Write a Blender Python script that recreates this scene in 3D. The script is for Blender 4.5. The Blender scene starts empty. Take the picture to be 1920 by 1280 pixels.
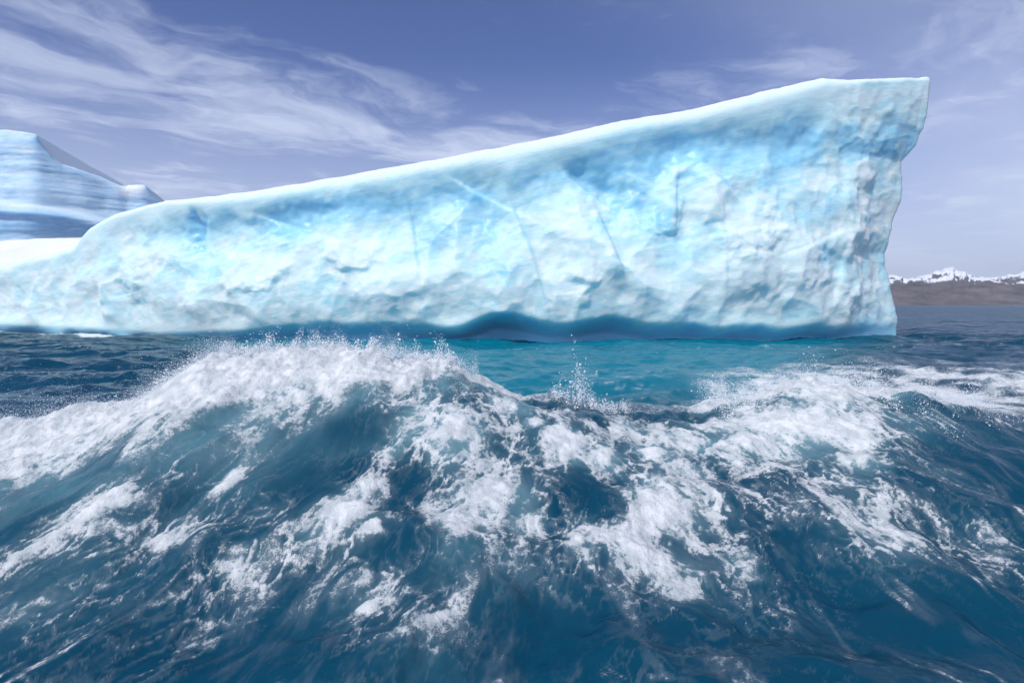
import bpy, math
import numpy as np

# ------------------------------------------------------------------ camera, sky, sun, exposure
S = bpy.context.scene
COL = S.collection
F = 1920 * 20.0 / 36.0            # focal length in photo pixels
PITCH = math.radians(3.65)
CAM_H = 3.0
cam_d = bpy.data.cameras.new('camera')
cam_d.lens = 20.0
cam_d.sensor_width = 36.0
cam_d.clip_start = 0.05
cam_d.clip_end = 60000
cam = bpy.data.objects.new('camera', cam_d)
COL.objects.link(cam)
cam.location = (0, 0, CAM_H)
cam.rotation_euler = (math.radians(90) - PITCH, 0, 0)
S.camera = cam

S.render.engine = 'CYCLES'
S.view_settings.view_transform = 'Standard'
S.view_settings.look = 'None'
S.view_settings.gamma = 1.0
S.view_settings.use_curve_mapping = False
S.view_settings.exposure = 0.0
S.cycles.max_bounces = 6
S.cycles.use_denoising = True

SUN_EL = math.radians(47)
SUN_AZ = math.radians(214)        # clockwise from +Y (view direction): behind the camera's left shoulder
sun_dir = np.array([math.sin(SUN_AZ) * math.cos(SUN_EL), math.cos(SUN_AZ) * math.cos(SUN_EL), math.sin(SUN_EL)])


class NT:
    """small helper round a node tree"""
    def __init__(s, tree):
        s.t = tree
        tree.nodes.clear()

    def n(s, typ, **kw):
        nd = s.t.nodes.new(typ)
        for k, v in kw.items():
            if k.startswith('_'):
                nd.inputs[k[1:].replace('_', ' ')].default_value = v
            else:
                setattr(nd, k, v)
        return nd

    def l(s, a, b):
        s.t.links.new(a, b)

    def put(s, sock, v):
        if hasattr(v, 'is_linked') or hasattr(v, 'links'):
            s.l(v, sock)
        else:
            sock.default_value = v

    def math(s, op, a, b=0.0, c=None, clamp=False):
        nd = s.n('ShaderNodeMath', operation=op, use_clamp=clamp)
        s.put(nd.inputs[0], a)
        s.put(nd.inputs[1], b)
        if c is not None:
            s.put(nd.inputs[2], c)
        return nd.outputs[0]

    def vmath(s, op, a, b=(0, 0, 0)):
        nd = s.n('ShaderNodeVectorMath', operation=op)
        s.put(nd.inputs[0], a)
        s.put(nd.inputs[1], b)
        return nd.outputs[0]

    def ramp(s, v, lo, hi, a=0.0, b=1.0):
        nd = s.n('ShaderNodeMapRange', interpolation_type='SMOOTHSTEP')
        s.put(nd.inputs['Value'], v)
        nd.inputs['From Min'].default_value = lo
        nd.inputs['From Max'].default_value = hi
        nd.inputs['To Min'].default_value = a
        nd.inputs['To Max'].default_value = b
        return nd.outputs['Result']

    def mix(s, f, a, b, blend='MIX'):
        nd = s.n('ShaderNodeMix', data_type='RGBA', blend_type=blend)
        s.put(nd.inputs[0], f)
        s.put(nd.inputs[6], a)
        s.put(nd.inputs[7], b)
        return nd.outputs[2]

    def noise(s, vec, scale, detail=4.0, rough=0.5, dist=0.0):
        nd = s.n('ShaderNodeTexNoise')
        s.put(nd.inputs['Vector'], vec)
        nd.inputs['Scale'].default_value = scale
        nd.inputs['Detail'].default_value = detail
        nd.inputs['Roughness'].default_value = rough
        nd.inputs['Distortion'].default_value = dist
        return nd.outputs['Fac']

    def attr(s, name):
        return s.n('ShaderNodeAttribute', attribute_name=name).outputs['Fac']

    def comb(s, x, y, z):
        nd = s.n('ShaderNodeCombineXYZ')
        for i, v in enumerate((x, y, z)):
            s.put(nd.inputs[i], v)
        return nd.outputs[0]


world = bpy.data.worlds.new('World')
S.world = world
world.use_nodes = True
w = NT(world.node_tree)
sky = w.n('ShaderNodeTexSky', sky_type='NISHITA', sun_disc=False)
sky.sun_elevation = SUN_EL
sky.sun_rotation = SUN_AZ
sky.altitude = 0
sky.air_density = 1.0
sky.dust_density = 0.6
sky.ozone_density = 3.0
tc = w.n('ShaderNodeTexCoord')
sep = w.n('ShaderNodeSeparateXYZ')
w.l(tc.outputs['Generated'], sep.inputs[0])
dz = w.math('MAXIMUM', sep.outputs[2], 0.02)
cu = w.math('DIVIDE', sep.outputs[0], dz)
cv = w.math('DIVIDE', sep.outputs[1], dz)
# cirrus sheet: fibres lie along (0.72, 0.69) on the cloud plane
ca = w.math('ADD', w.math('MULTIPLY', cu, 0.72), w.math('MULTIPLY', cv, 0.69))
cb = w.math('SUBTRACT', w.math('MULTIPLY', cv, 0.72), w.math('MULTIPLY', cu, 0.69))
pw = w.comb(ca, cb, 0.0)
warp = w.noise(pw, 1.3, 4)
warp2 = w.noise(w.comb(ca, cb, 5.5), 1.1, 4)
cbw = w.math('ADD', cb, w.math('MULTIPLY', w.math('SUBTRACT', warp, 0.5), 1.0))
caw = w.math('ADD', ca, w.math('MULTIPLY', w.math('SUBTRACT', warp2, 0.5), 1.2))
fib = w.noise(w.comb(w.math('MULTIPLY', caw, 1.35), w.math('MULTIPLY', cbw, 2.0), 3.1), 1.0, 8, 0.6)
big = w.noise(w.comb(w.math('MULTIPLY', ca, 0.5), cb, 7.7), 0.9, 3, 0.5)
fine = w.noise(w.comb(w.math('MULTIPLY', caw, 1.8), w.math('MULTIPLY', cbw, 5.5), 1.3), 1.0, 7, 0.65)
# one broad band of cirrus crosses the sky along the fibres, with a clear lane beside it
bandd = w.math('SUBTRACT', cb, 2.95)
bandg = w.math('POWER', 2.718, w.math('MULTIPLY', w.math('MULTIPLY', bandd, bandd), -2.6))
lane = w.math('SUBTRACT', cb, 1.75)
laneg = w.math('POWER', 2.718, w.math('MULTIPLY', w.math('MULTIPLY', lane, lane), -2.2))
cl = w.math('ADD', w.math('MULTIPLY', fib, 0.75), w.math('MULTIPLY', big, 0.35))
cl = w.math('ADD', cl, w.math('MULTIPLY', w.math('SUBTRACT', fine, 0.5), 0.28))
cl = w.math('ADD', cl, w.math('MULTIPLY', bandg, 0.15))
cl = w.math('SUBTRACT', cl, w.math('MULTIPLY', laneg, 0.06))
cl = w.ramp(cl, 0.52, 0.84)
hz = w.ramp(sep.outputs[2], 0.0, 0.40, 0.90, 0.0)
veil = w.math('MULTIPLY', w.ramp(cb, 1.5, 0.0, 0.0, 0.50), w.ramp(big, 0.25, 0.7, 0.35, 1.0))
cl = w.math('ADD', w.math('MULTIPLY', cl, 0.72), veil)
cl = w.math('MULTIPLY', w.math('ADD', cl, hz, clamp=True), 0.92)
tint = w.mix(1.0, sky.outputs[0], (0.88, 0.90, 1.30, 1), 'MULTIPLY')
SKY_K = 0.085
skyc = w.mix(cl, tint, (7.8, 8.8, 11.4, 1))
bg = w.n('ShaderNodeBackground')
bg.inputs['Strength'].default_value = SKY_K
w.l(skyc, bg.inputs[0])
wo = w.n('ShaderNodeOutputWorld')
w.l(bg.outputs[0], wo.inputs[0])

sd = bpy.data.lights.new('sun', 'SUN')
sd.energy = 2.95
sd.angle = math.radians(0.53)
sd.color = (1.0, 0.97, 0.925)
sun = bpy.data.objects.new('sun', sd)
COL.objects.link(sun)
from mathutils import Vector
sun.rotation_euler = Vector(tuple(-sun_dir)).to_track_quat('-Z', 'Y').to_euler()
sun.location = (-40, -30, 80)

# ------------------------------------------------------------------ numpy helpers
rng = np.random.default_rng(11)
PERM = np.tile(np.random.default_rng(5).permutation(256), 3)


def sst(a, b, x):
    t = np.clip((x - a) / (b - a), 0, 1)
    return t * t * (3 - 2 * t)


def perlin2(x, y, seed=0):
    x = x + seed * 17.31
    y = y - seed * 9.17
    xi = np.floor(x).astype(np.int64)
    yi = np.floor(y).astype(np.int64)
    xf = x - xi
    yf = y - yi
    xi &= 255
    yi &= 255
    u = xf * xf * xf * (xf * (xf * 6 - 15) + 10)
    v = yf * yf * yf * (yf * (yf * 6 - 15) + 10)

    def g(ix, iy, fx, fy):
        h = PERM[PERM[ix] + iy] * (2 * np.pi / 256)
        return np.cos(h) * fx + np.sin(h) * fy
    x1 = (xi + 1) & 255
    y1 = (yi + 1) & 255
    a = g(xi, yi, xf, yf)
    b = g(x1, yi, xf - 1, yf)
    c = g(xi, y1, xf, yf - 1)
    d = g(x1, y1, xf - 1, yf - 1)
    return (a + u * (b - a) + v * ((c + u * (d - c)) - (a + u * (b - a)))) * 1.5


def fbm(x, y, octv=4, seed=0, gain=0.5, lac=2.03):
    r = 0.0
    amp = 1.0
    f = 1.0
    for i in range(octv):
        r = r + amp * perlin2(x * f, y * f, seed + i * 3)
        amp *= gain
        f *= lac
    return r


def billow(x, y, octv=4, seed=0, gain=0.5, lac=2.1):
    r = 0.0
    amp = 1.0
    f = 1.0
    for i in range(octv):
        r = r + amp * np.abs(perlin2(x * f, y * f, seed + i * 3))
        amp *= gain
        f *= lac
    return r


def ridged(x, y, octv=4, seed=0, gain=0.5, lac=2.1):
    return 1.0 - billow(x, y, octv, seed, gain, lac)


def worley(x, y, seed=0, jit=0.9):
    """nearest and second nearest distance, and the id and centre of the nearest cell"""
    xi = np.floor(x).astype(np.int64)
    yi = np.floor(y).astype(np.int64)
    f1 = np.full(x.shape, 9.0)
    f2 = np.full(x.shape, 9.0)
    cid = np.zeros(x.shape, np.int64)
    cx = np.zeros(x.shape)
    cy = np.zeros(x.shape)
    for dx in (-1, 0, 1):
        for dy in (-1, 0, 1):
            ix = xi + dx
            iy = yi + dy
            h = PERM[PERM[(ix + seed * 13) & 255] + (iy & 255)]
            h2 = PERM[h + 77]
            px = ix + 0.5 + (h / 255.0 - 0.5) * jit
            py = iy + 0.5 + (h2 / 255.0 - 0.5) * jit
            d = np.hypot(px - x, py - y)
            near = d < f1
            f2 = np.where(near, f1, np.minimum(f2, d))
            cid = np.where(near, PERM[h2 + 31], cid)
            cx = np.where(near, px, cx)
            cy = np.where(near, py, cy)
            f1 = np.where(near, d, f1)
    return f1, f2, cid, cx, cy


def ray(px, py):
    X = (np.asarray(px, float) - 960) / F
    Y = (640 - np.asarray(py, float)) / F
    cp, sp = math.cos(PITCH), math.sin(PITCH)
    return np.stack([X, cp + Y * sp, -sp + Y * cp], -1)


def at(px, py, D):
    """point on the sight line through a photo pixel, D metres ahead"""
    r = ray(px, py)
    k = np.asarray(D, float) / r[..., 1]
    return np.stack([r[..., 0] * k, r[..., 1] * k, CAM_H + r[..., 2] * k], -1)


def grid_mesh(name, V, wrap_cols=False, wrap_rows=False):
    """V: rows x cols x 3"""
    R, C = V.shape[:2]
    me = bpy.data.meshes.new(name)
    idx = np.arange(R * C).reshape(R, C)
    a = idx[:-1, :]
    b = idx[1:, :]
    if wrap_cols:
        q = np.stack([a, np.roll(a, -1, 1), np.roll(b, -1, 1), b], -1).reshape(-1, 4)
    else:
        q = np.stack([a[:, :-1], a[:, 1:], b[:, 1:], b[:, :-1]], -1).reshape(-1, 4)
    n = len(q)
    me.vertices.add(R * C)
    me.vertices.foreach_set('co', V.reshape(-1).astype(np.float32))
    me.loops.add(n * 4)
    me.loops.foreach_set('vertex_index', q.reshape(-1).astype(np.int32))
    me.polygons.add(n)
    me.polygons.foreach_set('loop_start', np.arange(0, n * 4, 4, dtype=np.int32))
    me.polygons.foreach_set('use_smooth', np.ones(n, bool))
    me.update(calc_edges=True)
    return me


def put_attr(me, name, val):
    at_ = me.attributes.new(name, 'FLOAT', 'POINT')
    at_.data.foreach_set('value', np.asarray(val, np.float32).reshape(-1))


def link(name, me, mat, parent=None, **props):
    o = bpy.data.objects.new(name, me)
    COL.objects.link(o)
    if mat is not None:
        me.materials.append(mat)
    if parent:
        o.parent = parent
    for k, v in props.items():
        o[k] = v
    return o


# ------------------------------------------------------------------ materials
def mat_water():
    m = bpy.data.materials.new('sea_water')
    m.use_nodes = True
    t = NT(m.node_tree)
    geo = t.n('ShaderNodeNewGeometry')
    pos = geo.outputs['Position']
    foam = t.attr('foam')
    turq = t.attr('turq')
    milk = t.attr('milk')
    body = t.mix(turq, (0.0003, 0.050, 0.094, 1), (0.0015, 0.165, 0.24, 1))
    body = t.mix(milk, body, (0.16, 0.35, 0.40, 1))
    wat = t.n('ShaderNodeBsdfPrincipled')
    t.l(body, wat.inputs['Base Color'])
    wat.inputs['Roughness'].default_value = 0.27
    wat.inputs['IOR'].default_value = 1.33
    wat.inputs['Specular IOR Level'].default_value = 0.30
    # ripples
    n1 = t.noise(t.vmath('MULTIPLY', pos, (0.8, 1.3, 1.0)), 1.1, 6, 0.55)
    n2 = t.noise(pos, 4.5, 5, 0.6)
    n0 = t.noise(t.vmath('MULTIPLY', pos, (0.5, 1.0, 1.0)), 0.16, 5, 0.55)
    cd = t.n('ShaderNodeVectorMath', operation='LENGTH')
    t.l(pos, cd.inputs[0])
    h = t.math('ADD', t.math('MULTIPLY', n1, 0.12), t.math('MULTIPLY', n2, 0.009))
    h = t.math('ADD', h, t.math('MULTIPLY', n0, t.ramp(cd.outputs['Value'], 15.0, 90.0, 0.0, 7.0)))
    bp = t.n('ShaderNodeBump')
    bp.inputs['Strength'].default_value = 0.8
    bp.inputs['Distance'].default_value = 1.0
    t.l(h, bp.inputs['Height'])
    t.l(bp.outputs[0], wat.inputs['Normal'])
    # foam: bubbles and lather
    f1 = t.noise(pos, 13.0, 6, 0.7, 0.3)
    f2 = t.noise(pos, 60.0, 3, 0.6)
    gr = t.math('ADD', t.math('MULTIPLY', t.math('SUBTRACT', f1, 0.5), 1.5), t.math('MULTIPLY', t.math('SUBTRACT', f2, 0.5), 0.6))
    crisp = t.ramp(t.math('ADD', foam, t.math('MULTIPLY', gr, t.ramp(foam, 0.02, 0.3))), 0.22, 0.60)
    edge = t.math('ADD', t.math('MULTIPLY', foam, 0.36), t.math('MULTIPLY', crisp, 0.62), clamp=True)
    fb = t.n('ShaderNodeBsdfPrincipled')
    t.l(t.mix(t.ramp(t.noise(pos, 5.0, 5, 0.6), 0.3, 0.7), (0.58, 0.63, 0.64, 1), (0.93, 0.94, 0.93, 1)), fb.inputs['Base Color'])
    fb.inputs['Roughness'].default_value = 0.85
    fb.inputs['Specular IOR Level'].default_value = 0.2
    b2 = t.n('ShaderNodeBump')
    b2.inputs['Strength'].default_value = 0.75
    b2.inputs['Distance'].default_value = 0.05
    t.l(t.math('ADD', f1, t.math('MULTIPLY', f2, 0.4)), b2.inputs['Height'])
    t.l(b2.outputs[0], fb.inputs['Normal'])
    mx = t.n('ShaderNodeMixShader')
    t.l(edge, mx.inputs[0])
    t.l(wat.outputs[0], mx.inputs[1])
    t.l(fb.outputs[0], mx.inputs[2])
    out = t.n('ShaderNodeOutputMaterial')
    t.l(mx.outputs[0], out.inputs[0])
    return m


def mat_drops():
    m = bpy.data.materials.new('spray_drops')
    m.use_nodes = True
    t = NT(m.node_tree)
    b = t.n('ShaderNodeBsdfPrincipled')
    b.inputs['Base Color'].default_value = (0.84, 0.87, 0.90, 1)
    b.inputs['Roughness'].default_value = 0.35
    out = t.n('ShaderNodeOutputMaterial')
    t.l(b.outputs[0], out.inputs[0])
    return m


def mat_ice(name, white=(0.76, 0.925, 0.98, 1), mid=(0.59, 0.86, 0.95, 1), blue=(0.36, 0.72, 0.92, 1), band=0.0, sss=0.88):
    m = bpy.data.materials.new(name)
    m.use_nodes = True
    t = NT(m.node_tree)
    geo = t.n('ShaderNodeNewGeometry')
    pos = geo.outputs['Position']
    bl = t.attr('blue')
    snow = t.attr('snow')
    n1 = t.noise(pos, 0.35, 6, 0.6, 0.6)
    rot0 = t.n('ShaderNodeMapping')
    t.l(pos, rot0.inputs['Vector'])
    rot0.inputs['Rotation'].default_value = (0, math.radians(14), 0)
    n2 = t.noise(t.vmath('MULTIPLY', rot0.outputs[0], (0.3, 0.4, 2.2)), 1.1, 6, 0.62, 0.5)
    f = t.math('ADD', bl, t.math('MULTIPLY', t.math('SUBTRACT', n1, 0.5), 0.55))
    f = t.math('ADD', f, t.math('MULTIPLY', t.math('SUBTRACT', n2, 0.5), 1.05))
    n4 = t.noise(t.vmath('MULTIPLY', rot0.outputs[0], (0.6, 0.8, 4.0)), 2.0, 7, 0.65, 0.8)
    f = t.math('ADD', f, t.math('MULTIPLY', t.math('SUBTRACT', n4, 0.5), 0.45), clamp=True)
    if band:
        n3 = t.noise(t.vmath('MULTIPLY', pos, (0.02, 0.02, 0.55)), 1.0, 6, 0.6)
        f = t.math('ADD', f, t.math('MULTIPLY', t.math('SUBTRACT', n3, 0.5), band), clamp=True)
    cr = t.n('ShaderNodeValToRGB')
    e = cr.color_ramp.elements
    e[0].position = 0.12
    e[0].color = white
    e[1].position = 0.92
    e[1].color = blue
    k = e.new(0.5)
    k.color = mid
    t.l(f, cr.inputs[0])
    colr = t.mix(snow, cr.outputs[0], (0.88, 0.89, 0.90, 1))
    p = t.n('ShaderNodeBsdfPrincipled')
    t.l(colr, p.inputs['Base Color'])
    t.l(t.ramp(f, 0.1, 0.8, 0.62, 0.32), p.inputs['Roughness'])
    p.inputs['IOR'].default_value = 1.31
    p.inputs['Subsurface Weight'].default_value = sss
    p.inputs['Subsurface Radius'].default_value = (0.35, 0.75, 1.0)
    p.inputs['Subsurface Scale'].default_value = 1.2
    b1 = t.noise(pos, 1.6, 8, 0.6, 0.3)
    rot = t.n('ShaderNodeMapping')
    t.l(pos, rot.inputs['Vector'])
    rot.inputs['Rotation'].default_value = (0, math.radians(14), 0)
    b2 = t.noise(t.vmath('MULTIPLY', rot.outputs[0], (0.35, 0.5, 3.0)), 2.2, 5, 0.6, 0.3)
    hh = t.math('ADD', t.math('MULTIPLY', b1, 0.15), t.math('MULTIPLY', b2, 0.34))
    hh = t.math('MULTIPLY', hh, t.ramp(bl, 0.2, 0.9, 1.0, 0.25))
    bp = t.n('ShaderNodeBump')
    bp.inputs['Strength'].default_value = 0.22
    bp.inputs['Distance'].default_value = 1.0
    t.l(hh, bp.inputs['Height'])
    t.l(bp.outputs[0], p.inputs['Normal'])
    out = t.n('ShaderNodeOutputMaterial')
    t.l(p.outputs[0], out.inputs[0])
    return m


def mat_land(name, snow_line=None):
    m = bpy.data.materials.new(name)
    m.use_nodes = True
    t = NT(m.node_tree)
    geo = t.n('ShaderNodeNewGeometry')
    pos = geo.outputs['Position']
    n = t.ramp(t.noise(t.vmath('MULTIPLY', pos, (1, 1, 3)), 0.0035, 9, 0.66), 0.3, 0.7)
    rock = t.mix(n, (0.075, 0.068, 0.075, 1), (0.19, 0.165, 0.165, 1))
    if snow_line is not None:
        s2 = t.n('ShaderNodeSeparateXYZ')
        t.l(pos, s2.inputs[0])
        nn = t.noise(t.vmath('MULTIPLY', pos, (1, 1, 1.6)), 0.0042, 9, 0.68)
        sn_ = t.n('ShaderNodeSeparateXYZ')
        t.l(geo.outputs['Normal'], sn_.inputs[0])
        hgt = t.math('ADD', s2.outputs[2], t.math('MULTIPLY', t.math('SUBTRACT', nn, 0.5), 900))
        hgt = t.math('ADD', hgt, t.math('MULTIPLY', t.math('SUBTRACT', sn_.outputs[2], 0.75), 500))
        sn = t.ramp(hgt, snow_line - 25, snow_line + 25)
        rock = t.mix(sn, t.mix(n, (0.06, 0.06, 0.075, 1), (0.13, 0.12, 0.13, 1)), (0.86, 0.88, 0.92, 1))
    p = t.n('ShaderNodeBsdfPrincipled')
    t.l(rock, p.inputs['Base Color'])
    p.inputs['Roughness'].default_value = 0.9
    p.inputs['Specular IOR Level'].default_value = 0.1
    out = t.n('ShaderNodeOutputMaterial')
    t.l(p.outputs[0], out.inputs[0])
    return m


# ------------------------------------------------------------------ the sea and the breaking wave
# crest line of the near wave: photo column, distance, photo row of the crest
CREST = np.array([
    (-900, 8.2, 1010), (-500, 8.4, 930), (-200, 8.7, 840), (0, 9.0, 808), (120, 9.2, 796), (250, 9.4, 764), (340, 9.5, 712), (430, 9.6, 674),
    (520, 9.7, 660), (640, 9.8, 670), (760, 9.8, 672), (850, 9.8, 694), (950, 9.8, 728), (1050, 9.9, 752), (1180, 10.1, 772),
    (1300, 10.4, 776), (1400, 10.5, 752), (1500, 10.6, 722), (1600, 10.7, 726), (1750, 10.8, 762), (1920, 11.0, 770), (2200, 11.3, 800),
    (2600, 11.6, 860)], float)
_c = at(CREST[:, 0], CREST[:, 2], CREST[:, 1])
CX, CY, CZ = _c[:, 0], _c[:, 1], _c[:, 2]


def smooth_interp(x, xs, ys):
    r = 0
    wts = (0.5, 1, 1.4, 1, 0.5)
    for k, wt in zip((-0.5, -0.25, 0, 0.25, 0.5), wts):
        r = r + wt * np.interp(x + k, xs, ys)
    return r / sum(wts)


def wave(x, y):
    """smooth height of the water: the near bow wave over a level sea"""
    x = np.asarray(x, float)
    y = np.asarray(y, float)
    yc = smooth_interp(x, CX, CY)
    H = smooth_interp(x, CX, CZ)
    env = np.exp(-np.clip(np.abs(x) - 14, 0, None) ** 2 / 40)
    d = y - yc
    Lf = 5.6
    tf = np.clip(-d / Lf, 0, 1.6)
    front = np.where(tf < 1, 0.5 + 0.5 * np.cos(np.pi * np.clip(tf, 0, 1) ** 0.82), 0.0)
    back = np.exp(-(np.clip(d, 0, None) / 2.1) ** 2)
    z = H * env * np.where(d < 0, front, back)
    z = z - 0.30 * env * np.exp(-((y - (yc - 6.2)) / 2.0) ** 2)
    return z


def crest_lift(x, y):
    """ragged rise of the breaking crest over the smooth wave"""
    d = y - smooth_interp(x, CX, CY)
    return np.exp(-(d / 1.3) ** 2) * (0.14 * fbm(x * 0.8, y * 0.6, 4, 601, .55) + 0.05)


def on_sea(px, py):
    """where the sight line through a photo pixel meets the smooth wave"""
    r = ray(px, py)
    t0 = 0.5
    ts = np.concatenate([np.linspace(2.0, 14, 500), np.geomspace(14.02, 300, 400)])
    p = r[None, :] * ts[:, None] + np.array([0, 0, CAM_H])
    dz_ = p[:, 2] - wave(p[:, 0], p[:, 1])
    i = np.argmax(dz_ < 0)
    if dz_[i] >= 0:
        i = len(ts) - 1
    return p[i, 0], p[i, 1]


def build_sea():
    ang_f = np.linspace(-57, 57, 1180)
    ang_f = np.degrees(np.arctan(np.linspace(math.tan(math.radians(-57)), math.tan(math.radians(57)), 1180)))
    ang_b = np.linspace(57, 303, 74)[1:-1]
    ang = np.radians(np.concatenate([ang_f, ang_b]))
    rad = np.concatenate([np.linspace(0.4, 3.0, 8), np.linspace(3.03, 9.6, 250), np.linspace(9.625, 13.5, 150)[0:],
                          np.geomspace(13.6, 75, 170), np.geomspace(76, 24000, 70)])
    A, Rr = np.meshgrid(ang, rad)
    ox, oy = 0.0, -0.5
    x = ox + Rr * np.sin(A)
    y = oy + Rr * np.cos(A)
    R, C = x.shape
    near = (rad < 14).sum()
    z = wave(x, y)

    # open-sea chop, faded out where the rows get too coarse for it
    dist = Rr
    chop = 0.42 * fbm(x * 0.10 + 3, y * 0.17, 3, 2) * (1 - sst(250, 900, dist))
    sub = slice(0, near + 170)
    xs, ys, ds = x[sub], y[sub], dist[sub]
    wx = xs + 0.5 * fbm(xs * 0.3, ys * 0.3, 2, 8)
    c2 = 0.26 * (billow(wx * 0.20, ys * 0.42, 3, 4) - 0.5) * -1.0
    c3 = 0.075 * fbm(wx * 0.9, ys * 1.6, 3, 14)
    ch = chop.copy()
    ch[sub] += c2 * (1 - sst(90, 170, ds)) + c3 * (1 - sst(30, 60, ds))
    yc = smooth_interp(x, CX, CY)
    behind = sst(0.8, 4.0, y - yc)
    z = z + ch * (0.06 + 0.94 * behind)

    foam = np.zeros_like(x)
    milk = np.zeros_like(x)
    turq = np.zeros_like(x)

    # turquoise water colour over the submerged ice in front of the berg
    tc_ = np.interp(y, [15, 22, 42], [0.15, 0.12, 0.03])
    th_ = np.interp(y, [15, 22, 42], [0.25, 0.29, 0.44])
    turq = sst(14, 22, y) * (1 - sst(50, 58, y)) * np.exp(-(np.clip(np.abs(x / np.maximum(y, 1) - tc_) - th_, 0, None) / 0.14) ** 2)

    # ---------------- near wave, only the dense rows
    n = slice(0, near)
    X, Y = x[n], y[n]
    yc_ = yc[n]
    d = Y - yc_
    # direction of flow of the foam: up and outward over the face
    # stream coordinate s runs away from the camera, q across, fanning from the left
    lean = np.interp(X, [-9, -4, 0, 4, 9], [0.55, 0.42, 0.15, -0.12, -0.30])
    q = X - lean * (Y - 8.0)
    s = Y
    wq = q + 0.16 * fbm(X * 0.9, Y * 0.9, 2, 21) + 0.05 * fbm(X * 3.1, Y * 3.1, 2, 25)
    ws = s + 0.16 * fbm(X * 0.9 + 9, Y * 0.9, 2, 31) + 0.05 * fbm(X * 3.1, Y * 3.1 + 5, 2, 35)

    dens = np.full_like(X, 0.0)
    mk = np.zeros_like(X)
    hole = np.zeros_like(X)

    def blob(px, py, rx, ry, amp, tgt, soft=1.0):
        """patch placed where it lies on the water, radii in metres across and along the sight line"""
        bx, by = on_sea(px, py)
        ll = np.interp(bx, [-9, -4, 0, 4, 9], [0.55, 0.42, 0.15, -0.12, -0.30])
        dx = (X - bx) - ll * (Y - by)
        dy = Y - by
        g = np.exp(-((dx / rx) ** 2 + (dy / ry) ** 2) * soft)
        np.maximum(tgt, amp * g, out=tgt)

    # dense foam
    for a in [(850, 815, .45, .55, 1.0), (770, 790, .35, .5, .8), (1060, 835, .38, .45, 1.0), (930, 930, .5, .35, 1.0), (860, 985, .45, .3, .85),
              (985, 975, .3, .3, .75), (1240, 950, .5, .5, 1.1), (1310, 800, .5, .3, .75), (1225, 845, .35, .3, .8), (1185, 1030, .4, .4, .8), (1095, 1010, .25, .5, .8), (640, 975, .55, .5, .8),
              (690, 930, .3, .4, .7), (600, 1000, .4, .35, .7), (1500, 800, 1.1, .5, 1.0), (1390, 800, .8, .4, .9), (1580, 800, .6, .5, 1.0), (1420, 840, .8, .4, .85),
              (1560, 745, .9, .5, 1.0), (1300, 830, .6, .4, .75), (960, 770, .6, .4, .6), (1180, 800, .3, .3, .6), (700, 870, .3, .3, .3),
              (430, 890, .18, .3, .8), (330, 990, .3, .25, .65), (500, 960, .35, .3, .5), (460, 1050, .35, .25, .55), (180, 950, .35, .5, .75),
              (1130, 860, .3, .4, .8), (1290, 880, .5, .3, .65), (1760, 880, .5, .8, .35), (1850, 1000, .5, .7, .35), (1620, 860, .5, .4, .7),
              (1270, 1070, .5, .4, .6), (1390, 1050, .35, .35, .6), (740, 830, .25, .5, .6), (1000, 800, .3, .3, .6), (690, 1120, .4, .4, .4), (800, 1190, .35, .4, .45),
              (250, 1130, .5, .3, .18), (60, 1120, .5, .3, .2), (1650, 1000, .45, .5, .5), (1500, 1150, .6, .5, .25)]:
        blob(a[0], a[1], a[2], a[3], a[4], dens)
    # milky water, full of air
    for a in [(900, 1060, .6, .5, .75), (870, 960, .5, .4, .8), (350, 840, 1.0, .7, .85), (200, 880, 1.0, .7, .8), (80, 900, 1.0, .6, .8), (180, 1020, .5, .6, .6),
              (1270, 1060, .7, .5, .65), (1620, 1000, .6, .7, .6), (1580, 900, .6, .5, .6), (690, 1120, .55, .5, .42), (800, 1220, .5, .4, .35),
              (1250, 940, .7, .6, .6), (640, 990, .7, .5, .45), (850, 830, .8, .6, .5), (1070, 850, .7, .5, .5), (1450, 830, 1.6, .8, .6), (1650, 770, 1.2, .7, .6),
              (150, 1080, .8, .7, .4), (40, 1040, .7, .6, .4), (1000, 1110, .5, .4, .3), (560, 780, .8, .4, .5)]:
        blob(a[0], a[1], a[2], a[3], a[4], mk)
    # clear dark water
    for a in [(650, 800, .6, .5, 1), (600, 880, .6, .5, .9), (1110, 925, .45, .45, 1), (1130, 790, .3, .3, .8), (1290, 795, .35, .3, .7), (1480, 920, .5, .35, .9),
              (1360, 900, .35, .3, .8), (1830, 860, 1.0, .7, .8), (1050, 1170, .6, .4, .9), (760, 1040, .35, .3, .8), (330, 920, .5, .3, .7), (760, 900, .3, .5, .9),
              (540, 1180, .5, .4, .7), (1740, 1180, .7, .6, .6), (300, 890, .4, .3, .4)]:
        blob(a[0], a[1], a[2], a[3], a[4], hole)

    # the white crest on the left, thick and rolling
    th = np.interp(X, [-14, -8, -6, -4.6, -3.4, -2, -1.0, -.4, 0.3, 3.2, 4.0, 5.2, 6.5, 8.5, 12], [2.8, 2.8, 3.0, 3.0, 2.6, 1.8, 1.1, .5, .15, .12, .5, .85, .6, .35, .3])
    ragged = 1 + 0.35 * fbm(X * 1.3, Y * 1.0, 4, 41)
    crest = sst(th * ragged, th * ragged * 0.35, -d) * sst(1.6, 0.6, d)
    crest_w = np.interp(X, [-14, -1.2, 0.0, 0.8, 3.0, 4.0, 6.6, 9, 14], [1, 1, .65, .3, .3, .95, .9, .7, .6])
    crest = crest * crest_w
    cm = sst(th * 1.8 * ragged, th * .6, -d) * crest_w * sst(2.4, 0.6, d)
    mk = np.maximum(mk, 0.70 * cm)

    # lace: thin lines where slow noise crosses zero, drawn out along the flow, several sizes over one another
    patch = fbm(wq * 0.55, ws * 0.4, 3, 81)
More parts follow.
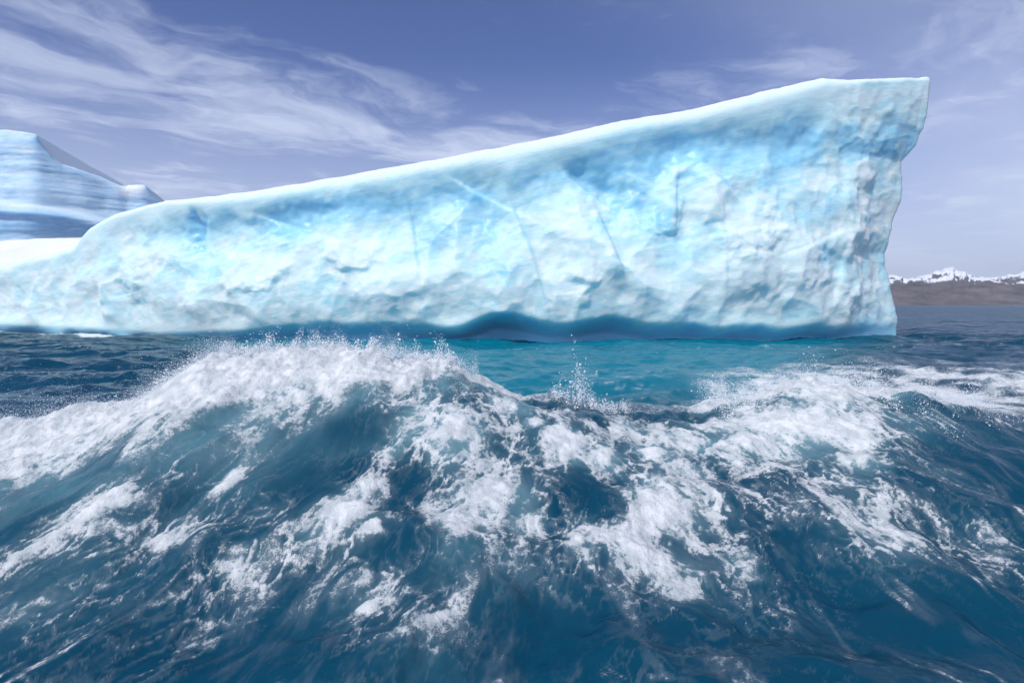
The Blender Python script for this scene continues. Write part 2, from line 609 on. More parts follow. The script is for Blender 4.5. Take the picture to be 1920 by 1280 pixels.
    fine = fbm(wq * 5, ws * 2.8, 5, 101, 0.62)
    side = sst(1.5, 5.0, np.abs(X))

    wide = np.zeros_like(X)
    for a in [(1240, 810, 1.7, .7, .62), (1040, 780, 1.3, .6, .6), (760, 770, .9, .6, .6), (1000, 860, 2.2, 1.6, .54), (1350, 900, 2.4, 1.5, .50), (1500, 800, 2.4, 1.0, .6), (640, 960, 1.3, 1.0, .45), (860, 830, 1.2, 1.0, .6), (1200, 1010, 1.3, .9, .5),
              (900, 960, 1.0, .8, .55), (330, 930, 1.4, 1.0, .38), (150, 1000, 1.0, .8, .30), (1600, 980, .9, 1.0, .42), (120, 1130, 1.4, .6, .18), (760, 1170, .9, .6, .32),
              (1800, 980, 1.4, 1.6, .22), (420, 1100, 1.2, .6, .26), (1450, 1120, 1.2, .7, .25)]:
        blob(a[0], a[1], a[2], a[3], a[4], wide)
    macro = np.clip(0.14 + 1.1 * wide + 0.28 * patch + 0.40 * dens - 0.42 * hole, 0, 1.15)

    def cells(fq, fs, seed, jit=0.95):
        g1, g2_, _, _, _ = worley(wq * fq + .26 * fbm(wq * fq * 1.6, ws * fs * 1.6, 5, seed + 3, .62), ws * fs + .26 * fbm(wq * fq * 1.6 + 5, ws * fs * 1.6, 5, seed + 7, .62), seed, jit)
        return g2_ - g1, g1
    e1, d1 = cells(1.25, 0.80, 3)
    e2, d2 = cells(3.1, 1.9, 7)
    e3, d3 = cells(7.5, 4.2, 11)
    br = lambda sd, k=1.0: sst(-0.30, 0.30, fbm(wq * 1.1 * k, ws * 0.7 * k, 3, sd) + 0.55 * macro - 0.15)
    w1 = 0.06 + 0.40 * macro ** 1.4
    w2 = 0.04 + 0.62 * macro ** 1.6
    w3 = 0.14 + 0.70 * macro ** 1.8
    jag = 0.10 * fine
    l1 = sst(w1, w1 * 0.15, e1 + jag * w1 * 3) * br(201)
    l2 = sst(w2, w2 * 0.15, e2 + jag * w2 * 3) * br(211, 1.7)
    l3 = sst(w3, w3 * 0.15, e3 + jag * w3 * 2) * br(221, 2.6)
    web = np.maximum(np.maximum(0.85 * l1, 0.75 * l2), 0.55 * l3)
    web = web * np.clip(0.04 + 1.4 * macro, 0, 1) * (0.55 + 0.45 * sst(-0.6, 0.4, fine))
    busy = np.clip(macro, 0, 1)
    st = sst(0.20, 0.02, np.abs(fbm(q * 3.0 + .3 * fbm(X * .8, Y * .8, 3, 97), s * 0.33, 4, 95, .5))) * sst(0.05, 0.5, fbm(q * 1.6, s * 0.6, 4, 231)) * side
    # thick patches with torn, feathered edges
    torn = dens + 0.34 * fbm(wq * 1.6, ws * 1.1, 5, 241, 0.62) + 0.16 * fine
    thick = sst(0.30, 1.05, torn) * sst(0.05, 0.35, dens + .15 * patch)
    thin = 0.18 * sst(0.3, 0.95, macro + 0.35 * fine)
    fore = sst(1.6, 3.6, -d) * (1 - 0.8 * hole)
    drift = fbm(q * 1.5 + .25 * fbm(X * .8, Y * .8, 3, 401), s * 0.45, 6, 411, 0.58)
    thin = np.maximum(thin, fore * 0.40 * sst(0.25, 0.95, drift + 0.30 * patch + 0.15 * fine))
    f = np.maximum(np.maximum(thick, web), np.maximum(0.6 * st * (1 - .6 * hole) * (0.5 + 0.5 * sst(-.4, .3, fine)), thin))
    f = np.clip(f + 0.25 * web * thick, 0, 1)
    f = f * sst(1.2, 0.5, d)
    fl = 0.88 + 0.22 * fbm(X * 3.2, Y * 3.0, 4, 111, 0.6)
    low_e = sst(0.25, 0.9, -d / np.maximum(th, .2))
    holes = sst(0.18, 0.55, e2 + .25 * fine) * low_e
    f = np.maximum(f, np.clip(crest * fl * (1 - 0.75 * holes), 0, 1))
    # foam blown over the flat water behind the right part of the crest
    beh = sst(0.3, 1.2, d) * sst(4.2, 7.0, X)
    f = np.maximum(f, beh * np.clip(0.52 + 0.5 * fbm(X * 0.7, Y * 0.7, 5, 121, .6), 0, 1))
    foam[n] = np.clip(f, 0, 1)
    mk = np.clip(mk * (0.75 + 0.5 * fbm(wq * 1.3, ws * 0.9, 4, 131)) + 0.10 * busy * l1 + 0.03 * np.clip(patch, 0, 1), 0, 1)
    mk = np.maximum(mk, 0.55 * sst(0.1, 0.7, dens) + 0.25 * sst(.35, .9, macro)) * (0.76 - 0.40 * sst(2.0, 3.6, -d)) * (1 - 0.9 * hole)
    milk[n] = mk * sst(2.5, 0.8, d)
    m2 = slice(near, near + 170)
    X2, Y2 = x[m2], y[m2]
    fr = sst(0.24, 0.46, X2 / Y2) * (1 - sst(20, 36, Y2))
    foam[m2] = np.maximum(foam[m2], fr * np.clip(0.48 + 0.55 * fbm(X2 * 0.7, Y2 * 0.7, 5, 121, .6), 0, 1))
    # water breaking on the foot of the low shelf
    foam[m2] = np.maximum(foam[m2], sst(1.8, 0.4, np.abs(Y2 - np.interp(X2, [-70, -52, -40, -34], [66, 59.5, 56, 54.5]) + .8 * fbm(X2 * .5, Y2 * .5, 3, 7))) * (1 - sst(-40, -34, X2)) * 0.9)
    # thin foam lines on the open water
    ln = ridged(X2 * 0.5 + .3 * fbm(X2 * .6, Y2 * .6, 2, 5), Y2 * 1.3, 4, 141, .55)
    foam[m2] = np.maximum(foam[m2], 0.35 * sst(0.80, 1.0, ln + .25 * fbm(X2 * .12, Y2 * .2, 2, 145)) * sst(14, 16, Y2))

    # relief of the near water: humps, foam lumps
    on = sst(1.5, 0.2, d)
    hump = 0.15 * fbm(wq * 0.7, ws * 0.7, 2, 151) + 0.035 * fbm(wq * 2.0, ws * 1.5, 2, 155)
    z[n] += crest_lift(X, Y)
    z[n] += on * hump * (0.5 + 0.5 * sst(0.0, 3.5, -d) + 0.25)
    bl = 0.55 + 0.45 * fbm(wq * 1.2, ws * 0.9, 6, 161, 0.62) + 0.25 * (billow(X * 3.0, Y * 2.4, 4, 165, .6) - .5)
    z[n] += crest * (0.17 * (bl - 0.55)) + np.clip(f, 0, 1) * (0.012 * fbm(X * 7, Y * 6, 3, 171, 0.6) + 0.02)
    z[n] += 0.05 * dens * np.clip(f, 0, 1)

    # rows meet at the centre under the camera
    V = np.stack([x, y, z], -1)
    me = grid_mesh('sea', V, wrap_cols=True)
    put_attr(me, 'foam', foam)
    put_attr(me, 'milk', milk)
    put_attr(me, 'turq', turq)
    return me, (X, Y, z[n], crest)


sea_me, NEAR = build_sea()
sea = link('sea', sea_me, mat_water(), kind='structure', label='dark blue sea with a foaming bow wave in front', category='sea')


# ------------------------------------------------------------------ icebergs
def make_berg(name, cap, front, right_edge, back_depth, ny, top_slope, profile, relief, nface, nshould, ncap, shoulder, side_cols=40, back_cols=60, zlow=-2.5):
    """closed block of ice: rings of a plan outline from below the water to the crown, then a cap"""
    fp = np.array(front, float)
    px = np.interp(np.linspace(0, 1, ny), np.linspace(0, 1, len(fp)), fp[:, 0])
    # even columns in photo columns
    px = np.linspace(fp[0, 0], fp[-1, 0], ny)
    D = np.interp(px, fp[:, 0], fp[:, 1])
    k = max(3, ny // 60)
    ker = np.hanning(2 * k + 1)
    ker /= ker.sum()
    D = np.convolve(np.pad(D, k, mode='edge'), ker, 'valid')
    py = np.interp(px, fp[:, 0], fp[:, 2])
    py = py - 1.3 * fbm(px / 45.0, px * 0 + 4.2, 5, 3, .6)
    top = at(px, py, D)
    P = [np.stack([top[:, 0], top[:, 1]], -1)]
    ZT = [top[:, 2]]
    xr, yr = top[-1, 0], top[-1, 1]
    xl, yl = top[0, 0], top[0, 1]
    tt = np.linspace(0, 1, side_cols + 1)[1:]
    P.append(np.stack([xr - 2.0 * tt, yr + back_depth * tt], -1))
    ZT.append(top[-1, 2] * (1 - 0.15 * tt))
    tb = np.linspace(0, 1, back_cols + 1)[1:]
    P.append(np.stack([xr - 2.0 + (xl - xr + 2.0) * tb, (yr + back_depth) + (yl - yr) * tb + 5 * np.sin(tb * 19)], -1))
    zb = np.interp(xr - 2.0 + (xl - xr + 2.0) * tb, top[:, 0], top[:, 2])
    ZT.append(zb * 0.85 + 1.5 * np.sin(tb * 7))
    ts = np.linspace(0, 1, side_cols + 2)[1:-1]
    P.append(np.stack([xl + 0 * ts, yl + back_depth * (1 - ts)], -1))
    ZT.append(ZT[-1][-1] * (1 - ts) + top[0, 2] * ts)
    P = np.concatenate(P)
    ZT = np.concatenate(ZT)
    nxt = np.roll(P, -1, 0) - np.roll(P, 1, 0)
    kk = 6
    ker = np.ones(2 * kk + 1) / (2 * kk + 1)
    nxt = np.stack([np.convolve(np.concatenate([c[-kk:], c, c[:kk]]), ker, 'valid') for c in nxt.T], -1)
    nrm = np.stack([nxt[:, 1], -nxt[:, 0]], -1)
    nrm /= np.linalg.norm(nrm, axis=1)[:, None] + 1e-9
    # right edge: sideways shift by height
    re = np.array(right_edge, float)
    rp = at(re[:, 0], re[:, 1], yr)
    o_ = np.argsort(rp[:, 2])
    wsh = sst(xr - 9, xr - 0.5, P[:, 0]) * sst(yr + back_depth * 1.01, yr + back_depth * .4, P[:, 1])
    Rsh = shoulder(P, ZT)
    rows = []
    vv = np.concatenate([np.linspace(0, 0.26, 54)[:-1] ** 1.0, np.linspace(0.26, 1, nface)])
    zf = []
    for v in vv:
        z = zlow + (ZT - Rsh - zlow) * v if False else None
        if v <= 0.26:
            z = zlow + (3.0 - zlow) * (v / 0.26)
            z = np.minimum(z + 0 * ZT, ZT - Rsh)
        else:
            z = 3.0 + (ZT - Rsh - 3.0) * ((v - 0.26) / 0.74)
        rows.append((z, np.zeros_like(z), np.full_like(z, np.nan)))
    for i in range(1, nshould + 1):
        th = (math.pi / 2) * i / nshould
        rows.append((ZT - Rsh + Rsh * math.sin(th), -Rsh * (1 - math.cos(th)), np.full_like(ZT, i / nshould)))
    Z = np.stack([r[0] for r in rows])
    OFF = np.stack([r[1] for r in rows])
    SH = np.nan_to_num(np.stack([r[2] for r in rows]))
    PX = np.broadcast_to(P[:, 0], Z.shape)
    PY = np.broadcast_to(P[:, 1], Z.shape)
    ZTb = np.broadcast_to(ZT, Z.shape)
    dx = np.interp(Z, rp[o_, 2], rp[o_, 0]) - xr
    PX = PX + dx * wsh
    front_w = np.zeros(len(P))
    front_w[:ny] = 1
    front_w = np.convolve(np.concatenate([front_w[-20:], front_w, front_w[:20]]), np.ones(41) / 41, 'valid')
    off, blue, snow = profile(PX, PY, Z, ZTb, SH)
    rel, blue2 = relief(PX, PY, Z, ZTb, SH)
    off = OFF + off * (1 - 0.95 * wsh) + rel * (1 - 0.45 * wsh)
    blue = np.clip(blue + blue2, 0, 1)
    V = np.stack([PX + nrm[None, :, 0] * off, PY + nrm[None, :, 1] * off, Z], -1)
    # crown: rings drawn in to a spine
    rim = V[-1]
    sx = np.clip(rim[:, 0], xl + 10, xr - 10)
    mid = (yl + (yr - yl) * (sx - xl) / (xr - xl)) + back_depth * 0.5
    sz = np.interp(sx, top[:, 0], top[:, 2]) + top_slope(sx)
    caps, cb, cs = [], [], []
    for i in range(1, ncap + 1):
        u = (i / ncap) ** 1.4
        ex = np.sin(u * math.pi / 2)
        c = np.stack([rim[:, 0] + (sx - rim[:, 0]) * u, rim[:, 1] + (mid - rim[:, 1]) * u, rim[:, 2] + (sz - rim[:, 2]) * u], -1)
        c[:, 2] += 0.35 * fbm(c[:, 0] * .15, c[:, 1] * .2, 4, 7) * math.sin(u * math.pi)
        caps.append(c)
        cb.append(np.full(len(P), cap[0]))
        cs.append(np.full(len(P), cap[1]))
    V = np.concatenate([V, np.stack(caps)])
    blue = np.concatenate([blue, np.stack(cb)])
    snow = np.concatenate([snow, np.stack(cs)])
    me = grid_mesh(name, V, wrap_cols=True)
    put_attr(me, 'blue', blue)
    put_attr(me, 'snow', snow)
    return me


# ---- the large berg in the middle
FRONT = [(-620, 78, 520), (-300, 70, 512), (0, 63, 490), (90, 60, 472), (138, 58.5, 457), (148, 58, 441), (164, 57.5, 424), (185, 57, 412), (210, 56.2, 400),
         (300, 53.5, 377), (400, 51, 365), (500, 49.5, 349), (600, 48.5, 331), (700, 47.5, 313), (790, 47, 298), (870, 46.5, 281), (950, 46.3, 268), (1000, 46.2, 256),
         (1080, 46, 240), (1150, 46, 222), (1230, 46, 208), (1300, 46, 198), (1400, 46.3, 175), (1460, 46.7, 160), (1500, 47, 151), (1550, 47.6, 141), (1590, 48.2, 147), (1640, 49.5, 145),
         (1700, 52, 143)]
REDGE = [(1745, 143), (1744, 160), (1741, 200), (1736, 240), (1722, 268), (1708, 288), (1692, 302), (1694, 330), (1694, 352), (1688, 375), (1676, 408), (1667, 445),
         (1660, 475), (1662, 495), (1668, 520), (1674, 560), (1680, 605), (1682, 640)]


def facet_field(x, z, scale, seed, wob=0.2, bowl=0.7, tilt=1.3):
    """chiselled ice: tilted shallow scoops that meet in sharp ridges (continuous), and the id of each scoop"""
    xx = x * scale + wob * fbm(x * scale * .8, z * scale * .8, 3, seed + 1)
    zz = z * scale * .8 + wob * fbm(x * scale * .8 + 31, z * scale * .8, 3, seed + 2)
    xi = np.floor(xx).astype(np.int64)
    zi = np.floor(zz).astype(np.int64)
    best = np.full(x.shape, 99.0)
    cid = np.zeros(x.shape, np.int64)
    for dx in (-1, 0, 1):
        for dz_ in (-1, 0, 1):
            h = PERM[PERM[(xi + dx + seed * 13) & 255] + ((zi + dz_) & 255)]
            h2 = PERM[h + 77]
            h3 = PERM[h2 + 31]
            ax = xx - (xi + dx + 0.5 + (h / 255.0 - 0.5) * .9)
            az = zz - (zi + dz_ + 0.5 + (h2 / 255.0 - 0.5) * .9)
            v = bowl * (ax * ax + az * az) + tilt * .5 * ((PERM[h3 + 11] / 255 - .5) * ax + (PERM[h3 + 57] / 255 - .5) * az) + .25 * (PERM[h3 + 101] / 255 - .5)
            near = v < best
            cid = np.where(near, h3, cid)
            best = np.where(near, v, best)
    return best - 0.15, best, cid


def g2(x, z, px, py, D, rx, rz, ang=0.0):
    c = at(px, py, D)
    dx = x - c[0]
    dz_ = z - c[2]
    ca_, sa = math.cos(ang), math.sin(ang)
    a = (dx * ca_ + dz_ * sa) / rx
    b = (-dx * sa + dz_ * ca_) / rz
    return np.exp(-(a * a + b * b)), a, b


def prof_main(x, y, z, zt, sh):
    hf = z / zt
    notch_h = 0.85 + 0.50 * fbm(x * .16, 0 * x + 2.2, 3, 3) + 0.9 * np.exp(-((x - (-1.2)) / 3.0) ** 2) + 0.5 * np.exp(-((x - 7.0) / 2.5) ** 2)
    notch_h = notch_h * np.interp(x, [-60, -38, -33, -26, -16, 40], [.3, .0, -.3, .1, .9, 1])
    nt = sst(notch_h + 0.8, notch_h - 0.9, z)
    off = -(1.3 + 2.2 * np.exp(-((x + 1.2) / 3.2) ** 2) + 1.2 * np.exp(-((x - 7.0) / 3.0) ** 2)) * nt
    body = sst(-42, -30, x)
    off = off + body * (0.9 * np.exp(-((hf - 0.30) / 0.22) ** 2) - 0.45 * np.exp(-((hf - 0.76) / 0.13) ** 2) + 0.2)
    blue = 0.16 + body * 0.48 * np.exp(-((hf - 0.78) / 0.12) ** 2) + 0.85 * sst(notch_h + 1.3, notch_h - 0.4, z)
    blue = blue - 0.25 * sst(0.90, 0.97, hf) * body
    snow = np.clip(sst(0.45, 1.0, sh), 0, 1) * 0.9
    return off, blue, snow


def relief_main(x, y, z, zt, sh):
    hf = z / zt
    fade = (1 - sst(0.80, 0.97, hf) * (0.9 - 0.45 * sst(25, 29, x))) * sst(0.6, 2.2, z)
    f1, e1, c1 = facet_field(x, z, 0.20, 3, .25, .8, 1.6)
    f2, e2, c2 = facet_field(x + 50, z, 0.50, 9, .2, .7, 1.6)
    f3, e3, c3 = facet_field(x + 90, z * 1.1, 1.2, 17, .2, .7, 1.6)
    low = sst(0.80, 0.52, hf)
    rough = np.clip(0.25 + 0.75 * low + 0.8 * sst(23, 30, x), 0, 1)
    rel = 2.1 * f1 * (0.4 + 0.6 * low) + 0.75 * f2 * rough + 0.16 * f3 * rough
    rel = rel + 0.5 * fbm(x * .22, z * .22, 4, 25) + 0.025 * fbm(x * 1.6, z * 1.9, 3, 33, .55) * rough
    # scalloped hollows melted in by the waves
    sx = x * 0.30 + .4 * fbm(x * .2, z * .2, 2, 44)
    w1 = worley(sx, z * 0.34, 5)[0]
    rel = rel + 0.3 * (w1 - .4) * low
    bl = 0.22 * fbm(x * .18 + 7, z * .25, 4, 63) + 0.36 * (PERM[c1 + 9] / 255 - .5) * low + 0.34 * (PERM[c2 + 9] / 255 - .5) * rough + 0.18 * (PERM[c3 + 9] / 255 - .5) * rough + 0.10
    # hollows, blocks and cracks one can name in the photograph: column, row, half sizes in metres, tilt, push, blueness
    xb = x + 1.1 * fbm(x * .33, z * .33, 3, 301, .55)
    zb_ = z + 0.9 * fbm(x * .33 + 40, z * .33, 3, 311, .55)
    for px, py, rx, rz, an, push, b in [
            (1290, 262, 7.5, 1.8, .12, -0.9, .50), (1500, 300, 3.2, 2.6, -.7, -0.7, .42), (1120, 345, 2.2, 1.5, -.6, -1.0, .36), (1160, 385, 2.4, 1.4, -.5, -.9, .30),
            (1240, 395, 1.6, 1.6, .4, 0.9, .15), (1262, 330, 1.5, .5, .5, 0.5, -.35), (1380, 400, 3.0, 3.0, 0, 0.9, -.35), (1440, 480, 4.5, 3.0, 0, 0.7, -.35),
            (1090, 480, 2.0, 2.6, -.3, 0.9, -.30), (1060, 540, 1.8, 2.2, 0, 0.6, -.30), (560, 405, 4.5, 1.3, .15, -.9, .45), (360, 430, .9, 2.2, .1, -1.0, .55),
            (490, 500, 3.5, 2.5, .3, 0.9, -.2), (660, 480, 2.2, 1.6, 0.1, 0.8, -.3), (880, 390, 3.6, 1.1, -.45, -.35, .3), (1560, 500, 1.6, 1.6, 0, -.8, .4),
            (1350, 545, 4, 1.5, .2, .5, -.2), (800, 540, 3, 2, 0, .4, -.15), (250, 500, 2.0, 3.0, .1, .8, -.1), (1620, 330, 1.6, 1.2, .2, .6, -.4), (1600, 200, 2.5, 1.8, 0, .35, -.3),
            (1540, 270, 1.8, 1.6, .4, .4, -.3), (1610, 430, 1.4, 1.2, .4, .5, -.25)]:
        D = float(np.interp(px, [f[0] for f in FRONT], [f[1] for f in FRONT]))
        g, a, bb = g2(xb, zb_, px, py, D, rx, rz, an)
        if push > 0.55:
            g = sst(0.22, 0.66, g + 0.12 * fbm(x * .8, z * .8, 3, 71))
            rel = rel + 0.8 * push * g * (0.7 + 0.45 * np.clip(-bb + .4 * a, -1, 1))
        else:
            rel = rel + push * g
        bl = bl + b * g
    # long cracks
    for (x0, y0, x1, y1, dep) in [(1085, 340, 1150, 390, .8), (1130, 420, 1155, 490, .9), (870, 345, 965, 395, .5), (965, 395, 1000, 480, .5), (1000, 480, 1022, 560, .5),
                                  (765, 390, 790, 500, .4), (1345, 330, 1385, 370, .45), (355, 380, 375, 470, .5), (1350, 430, 1352, 520, .35), (500, 410, 590, 440, .3),
                                  (1200, 330, 1250, 350, .3), (1270, 350, 1265, 410, .6), (1160, 395, 1205, 420, .35), (1480, 470, 1560, 440, .3),
                                  (430, 470, 500, 440, .3), (1180, 470, 1420, 425, .15), (1560, 540, 1580, 470, .4)]:
        D = float(np.interp(x0, [f[0] for f in FRONT], [f[1] for f in FRONT]))
        A, B = at(x0, y0, D), at(x1, y1, D)
        ux, uz = B[0] - A[0], B[2] - A[2]
        L = math.hypot(ux, uz)
        tpar = np.clip(((x - A[0]) * ux + (z - A[2]) * uz) / (L * L), 0, 1)
        wob = .25 * fbm(x * .5, z * .5, 2, 83)
        dist = np.hypot(x - (A[0] + ux * tpar), z - (A[2] + uz * tpar)) + wob * .5
        sd_ = ((x - A[0]) * uz - (z - A[2]) * ux) / L
        prof = np.exp(-(dist / .15) ** 2)
        dep = dep * .6
        rel = rel - dep * .4 * prof + dep * .9 * np.exp(-(dist / 1.5) ** 2) * np.tanh(sd_ / .12)
        bl = bl + .15 * prof
    # rubbly corner on the right
    rub = sst(24, 29, x)
    f4, e4, c4 = facet_field(x + 11, z, 0.7, 29, .4, .9, 1.5)
    rel = rel + rub * 0.7 * f4 + rub * 0.35 * (0.5 - worley(x * .55 + .3 * fbm(x * .6, z * .6, 2, 5), z * .6, 15)[0])
    bl = bl + rub * (.05 + .3 * (PERM[c4 + 9] / 255 - .5))
    return 0.56 * rel * fade, bl * fade


def shoulder_main(P, ZT):
    return np.interp(P[:, 0], [-60, -36, -32, -20, 10, 24, 30, 40], [1.2, 0.6, 0.5, 1.3, 1.5, 1.1, 0.45, 0.25])


def slope_main(sx):
    return np.interp(sx, [-70, -40, -33, -28, 40], [5.5, 4.2, 1.0, -0.8, -0.8])


berg_me = make_berg('iceberg', (0.0, 1.0), FRONT, REDGE, 30, 1060, slope_main, prof_main, relief_main, 230, 16, 14, shoulder_main)
berg = link('iceberg', berg_me, mat_ice('glacier_ice'), label='large pale blue tabular iceberg rising to an overhanging corner on the right', category='iceberg')

# ---- the darker berg behind, at the left edge
FRONT2 = [(-700, 120, 330), (-450, 118, 300), (-250, 116, 262), (-120, 116, 244), (0, 116, 240), (40, 116, 244), (66, 116, 250), (82, 117, 272), (100, 118, 293), (116, 119, 306), (150, 121, 318),
          (190, 124, 332), (226, 126, 349), (238, 127, 350), (241, 127, 347), (272, 128, 347), (282, 129, 360), (300, 130, 378), (330, 132, 410), (380, 136, 470)]
REDGE2 = [(380, 470), (382, 560), (384, 620)]


def prof_back(x, y, z, zt, sh):
    hf = z / zt
    ledge = np.interp(x, [-160, -100, -80, -60], [23.5, 22.5, 19, 13])
    up = sst(-1.0, 1.2, z - ledge)
    off = 6.0 - 2.5 * up - 3.5 * np.clip((z - ledge) / 16, 0, 1) + 0.8 * np.exp(-((z - ledge + 1.2) / 1.0) ** 2)
    blue = 0.38 + 0.2 * (1 - up) - 0.30 * np.exp(-((z - ledge) / 1.4) ** 2)
    snow = np.maximum(sst(.3, 1, sh) * .8, .95 * np.exp(-((x + 83.7) / 2.2) ** 4) * sst(.88, .95, hf))  # rim snow, plus the sunlit right-hand tip whitened in the colour
    return off, blue, snow


def relief_back(x, y, z, zt, sh):
    f1, e1, c1 = facet_field(x, z, 0.07, 13)
    f2, e2, c2 = facet_field(x + 20, z, 0.2, 23)
    band = fbm(x * .02, z * .55, 4, 37, .6)
    rel = 0.9 * f1 + 0.35 * f2 + 0.35 * band + .7 * fbm(x * .08, z * .1, 3, 3)
    fade = (1 - sst(0.86, 0.99, z / zt) * .8)
    return rel * fade, .18 * band + .2 * fbm(x * .05, z * .12, 3, 49)


def shoulder_back(P, ZT):
    return np.full(len(P), 1.6)


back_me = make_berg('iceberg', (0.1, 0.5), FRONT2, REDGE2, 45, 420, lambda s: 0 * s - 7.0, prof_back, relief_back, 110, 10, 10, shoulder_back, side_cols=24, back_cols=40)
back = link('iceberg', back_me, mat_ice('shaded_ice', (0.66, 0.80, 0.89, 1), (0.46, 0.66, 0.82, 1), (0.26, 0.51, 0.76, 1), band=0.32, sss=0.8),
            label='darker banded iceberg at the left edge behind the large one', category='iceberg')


# ------------------------------------------------------------------ far coast
def land(name, pts, D, depth, seed, rough, mat, label, cat):
    pts = np.array(pts, float)
    n, m = 1000, 90
    px = np.linspace(pts[0, 0], pts[-1, 0], n)
    py = np.interp(px, pts[:, 0], pts[:, 1])
    py = py - 3.0 * fbm(px / 26.0, px * 0 + seed, 5, seed, .6)
    c = at(px, py, D + depth * .5)
    v = np.linspace(0, 1, m)
    x0 = at(px, 572 + 0 * px, D)[:, 0]
    xx = x0[None, :] * (1 + v[:, None] * depth / D)
    yy = D + v[:, None] * depth + 0 * xx
    H = c[:, 2][None, :]
    shape = np.sin(np.clip(v, 0, 1) * math.pi)[:, None] ** 1.5
    zz = H * shape * (1 + rough * (ridged(xx / 900, yy / 900, 5, seed, .55) - .45) * (1 - shape ** 8 * .8)) + rough * 25 * fbm(xx / 160, yy / 160, 4, seed + 5, .6) * shape
    zz[0] = -30
    zz[-1] = -30
    me = grid_mesh(name, np.stack([xx, yy, zz], -1))
    return link(name, me, mat, kind='structure', label=label, category=cat)


land('foothills', [(1100, 556), (1400, 545), (1600, 537), (1670, 536), (1740, 531), (1790, 533), (1850, 529), (1920, 531), (2050, 526), (2300, 535), (2700, 552)],
     6500, 2600, 3, .35, mat_land('brown_hills'), 'low brown hills along the far shore on the right', 'hills')
land('snowy_mountains', [(1000, 560), (1300, 540), (1500, 530), (1600, 524), (1650, 520), (1672, 517), (1690, 522), (1704, 525), (1730, 515), (1752, 511), (1780, 504), (1797, 508), (1815, 516), (1832, 523), (1852, 521), (1875, 522), (1900, 515), (1925, 508), (1990, 516), (2100, 505), (2300, 530), (2600, 550)],
     9600, 3200, 17, .5, mat_land('snowy_rock', 500), 'snow covered mountain range beyond the brown hills', 'mountains')


# ------------------------------------------------------------------ spray
def points_object(name, P, rad, mat, **props):
    me = bpy.data.meshes.new(name)
    me.vertices.add(len(P))
    me.vertices.foreach_set('co', P.reshape(-1).astype(np.float32))
    put_attr(me, 'rad', rad)
    o = link(name, me, mat, **props)
    g = bpy.data.node_groups.new(name + '_points', 'GeometryNodeTree')
    g.interface.new_socket('Geometry', in_out='INPUT', socket_type='NodeSocketGeometry')
    g.interface.new_socket('Geometry', in_out='OUTPUT', socket_type='NodeSocketGeometry')
    gi = g.nodes.new('NodeGroupInput')
    go = g.nodes.new('NodeGroupOutput')
    mp = g.nodes.new('GeometryNodeMeshToPoints')
    na = g.nodes.new('GeometryNodeInputNamedAttribute')
    na.data_type = 'FLOAT'
    na.inputs['Name'].default_value = 'rad'
    sm = g.nodes.new('GeometryNodeSetMaterial')
    sm.inputs['Material'].default_value = mat
    g.links.new(gi.outputs[0], mp.inputs['Mesh'])
    g.links.new(na.outputs[0], mp.inputs['Radius'])
    g.links.new(mp.outputs[0], sm.inputs['Geometry'])
    g.links.new(sm.outputs[0], go.inputs[0])
    md = o.modifiers.new('points', 'NODES')
    md.node_group = g
    return o


NX, NY, NZ, NC = NEAR


def crest_z(x, y):
    return wave(x, y) + crest_lift(x, y)


def jets(n_jets, per, x0, x1, hmin, hmax, spread, seed, xw=None, tilt=0.3, back=0.3):
    r = np.random.default_rng(seed)
    out, rads = [], []
    for j in range(n_jets):
        jx = r.uniform(x0, x1) if xw is None else xw(r)
        jy = float(smooth_interp(jx, CX, CY)) + r.normal(0.05, back)
        h = r.uniform(hmin, hmax) * r.uniform(.4, 1)
        k = int(per * r.uniform(.4, 1.6))
        u = r.beta(0.9, 1.9, k)
        lean = r.normal(0, tilt)
        sp = spread * (0.35 + u) * r.uniform(.5, 1.3)
        x = jx + lean * h * u + r.normal(0, 1, k) * sp
        y = jy + r.normal(0, .12, k) + r.normal(0, 1, k) * sp
        z = crest_z(x, y) + u * h + r.normal(0, .03, k)
        out.append(np.stack([x, y, z], -1))
        rads.append(np.clip(r.lognormal(-5.75, .62, k), .0014, .02))
    return np.concatenate(out), np.concatenate(rads)


DROPS = mat_drops()
P1, R1 = jets(150, 90, -9.5, -0.8, .05, .26, .06, 1)
Pb, Rb = jets(80, 190, -6.2, -0.9, .20, .62, .035, 2, tilt=.7)
rm = np.random.default_rng(77)
nm = 150000
mx_ = rm.uniform(-9.5, -0.6, nm)
clump = sst(-0.35, 0.6, fbm(mx_ * 1.3, mx_ * 0 + 2, 4, 501))
keep = rm.random(nm) < 0.15 + 0.85 * clump
mx_ = mx_[keep]
my_ = smooth_interp(mx_, CX, CY) + rm.normal(-0.15, 0.45, len(mx_))
mz_ = crest_z(mx_, my_) + 0.04 + rm.exponential(0.085, len(mx_)) * (0.4 + 1.2 * clump[keep])
Pm = np.stack([mx_, my_, mz_], -1)
Rm = np.clip(rm.lognormal(-6.35, .5, len(mx_)), .0009, .008)
P1 = np.concatenate([P1, Pm, Pb])
R1 = np.concatenate([R1, Rm])
R1 = np.concatenate([R1, Rb])
points_object('spray', P1, R1, DROPS, kind='stuff', label='white spray thrown off the breaking crest on the left', category='spray')
cxs = float(at(1092, 750, 9.9)[0])
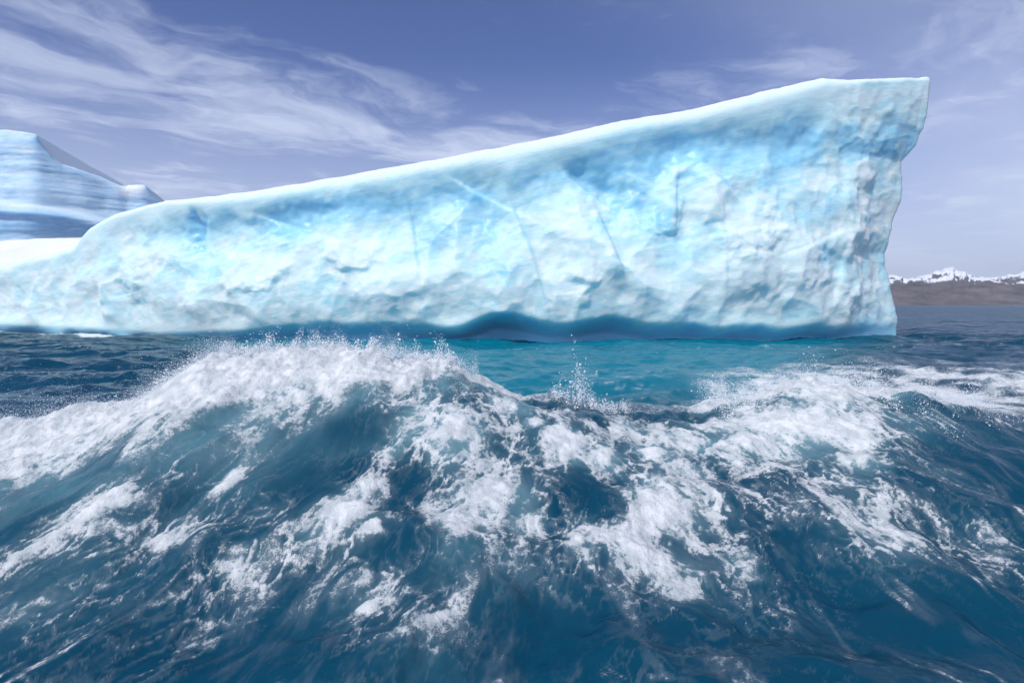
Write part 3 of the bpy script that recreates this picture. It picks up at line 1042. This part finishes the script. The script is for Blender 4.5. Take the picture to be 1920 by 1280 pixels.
Ps, Rs = [], []
for dx_, n_, hh_, sp_, sd_ in [(0.0, 11, 1.75, .02, 31), (-.06, 8, 1.1, .03, 32), (.14, 7, .60, .03, 33), (.34, 7, .48, .04, 34), (-.28, 6, .45, .03, 35), (.55, 7, .30, .05, 36), (.8, 6, .2, .05, 37), (-.5, 5, .22, .04, 38)]:
    p_, r_ = jets(n_, 75, 0, 0, hh_ * .6, hh_ * 1.1, sp_, sd_, tilt=.14, back=.08, xw=lambda r: cxs + dx_ + r.normal(0, .045))
    Ps.append(p_)
    Rs.append(r_)
P2, R2 = np.concatenate(Ps), np.concatenate(Rs)
points_object('spray', P2, R2, DROPS, kind='stuff', label='tall thin splash of drops above the low middle of the wave', category='spray')
P3, R3 = jets(200, 170, 3.6, 9.5, .10, .85, .09, 4, tilt=.7, back=.6)
R3 = R3 * 0.72
points_object('spray', P3, R3, DROPS, kind='stuff', label='scattered spray drops over the foaming crest on the right', category='spray')


# ------------------------------------------------------------------ the air between here and the far coast
def haze_box(x0, x1, y0, y1, z0, z1, density):
    v = np.array([[[x0, y0, z0], [x1, y0, z0], [x1, y1, z0], [x0, y1, z0]], [[x0, y0, z1], [x1, y0, z1], [x1, y1, z1], [x0, y1, z1]]], float)
    me = bpy.data.meshes.new('haze')
    me.from_pydata([tuple(p) for p in v.reshape(-1, 3)], [], [(3, 2, 1, 0), (4, 5, 6, 7), (0, 1, 5, 4), (1, 2, 6, 5), (2, 3, 7, 6), (3, 0, 4, 7)])
    m = bpy.data.materials.new('sea_air')
    m.use_nodes = True
    t = NT(m.node_tree)
    vol = t.n('ShaderNodeVolumePrincipled')
    vol.inputs['Color'].default_value = (0.80, 0.86, 0.97, 1)
    vol.inputs['Density'].default_value = density
    out = t.n('ShaderNodeOutputMaterial')
    t.l(vol.outputs[0], out.inputs['Volume'])
    return link('haze', me, m, kind='stuff', label='thin sea haze in front of the far coast', category='haze')


haze_box(-26000, 26000, -26000, 26000, -40, 1200, 2.6e-5)
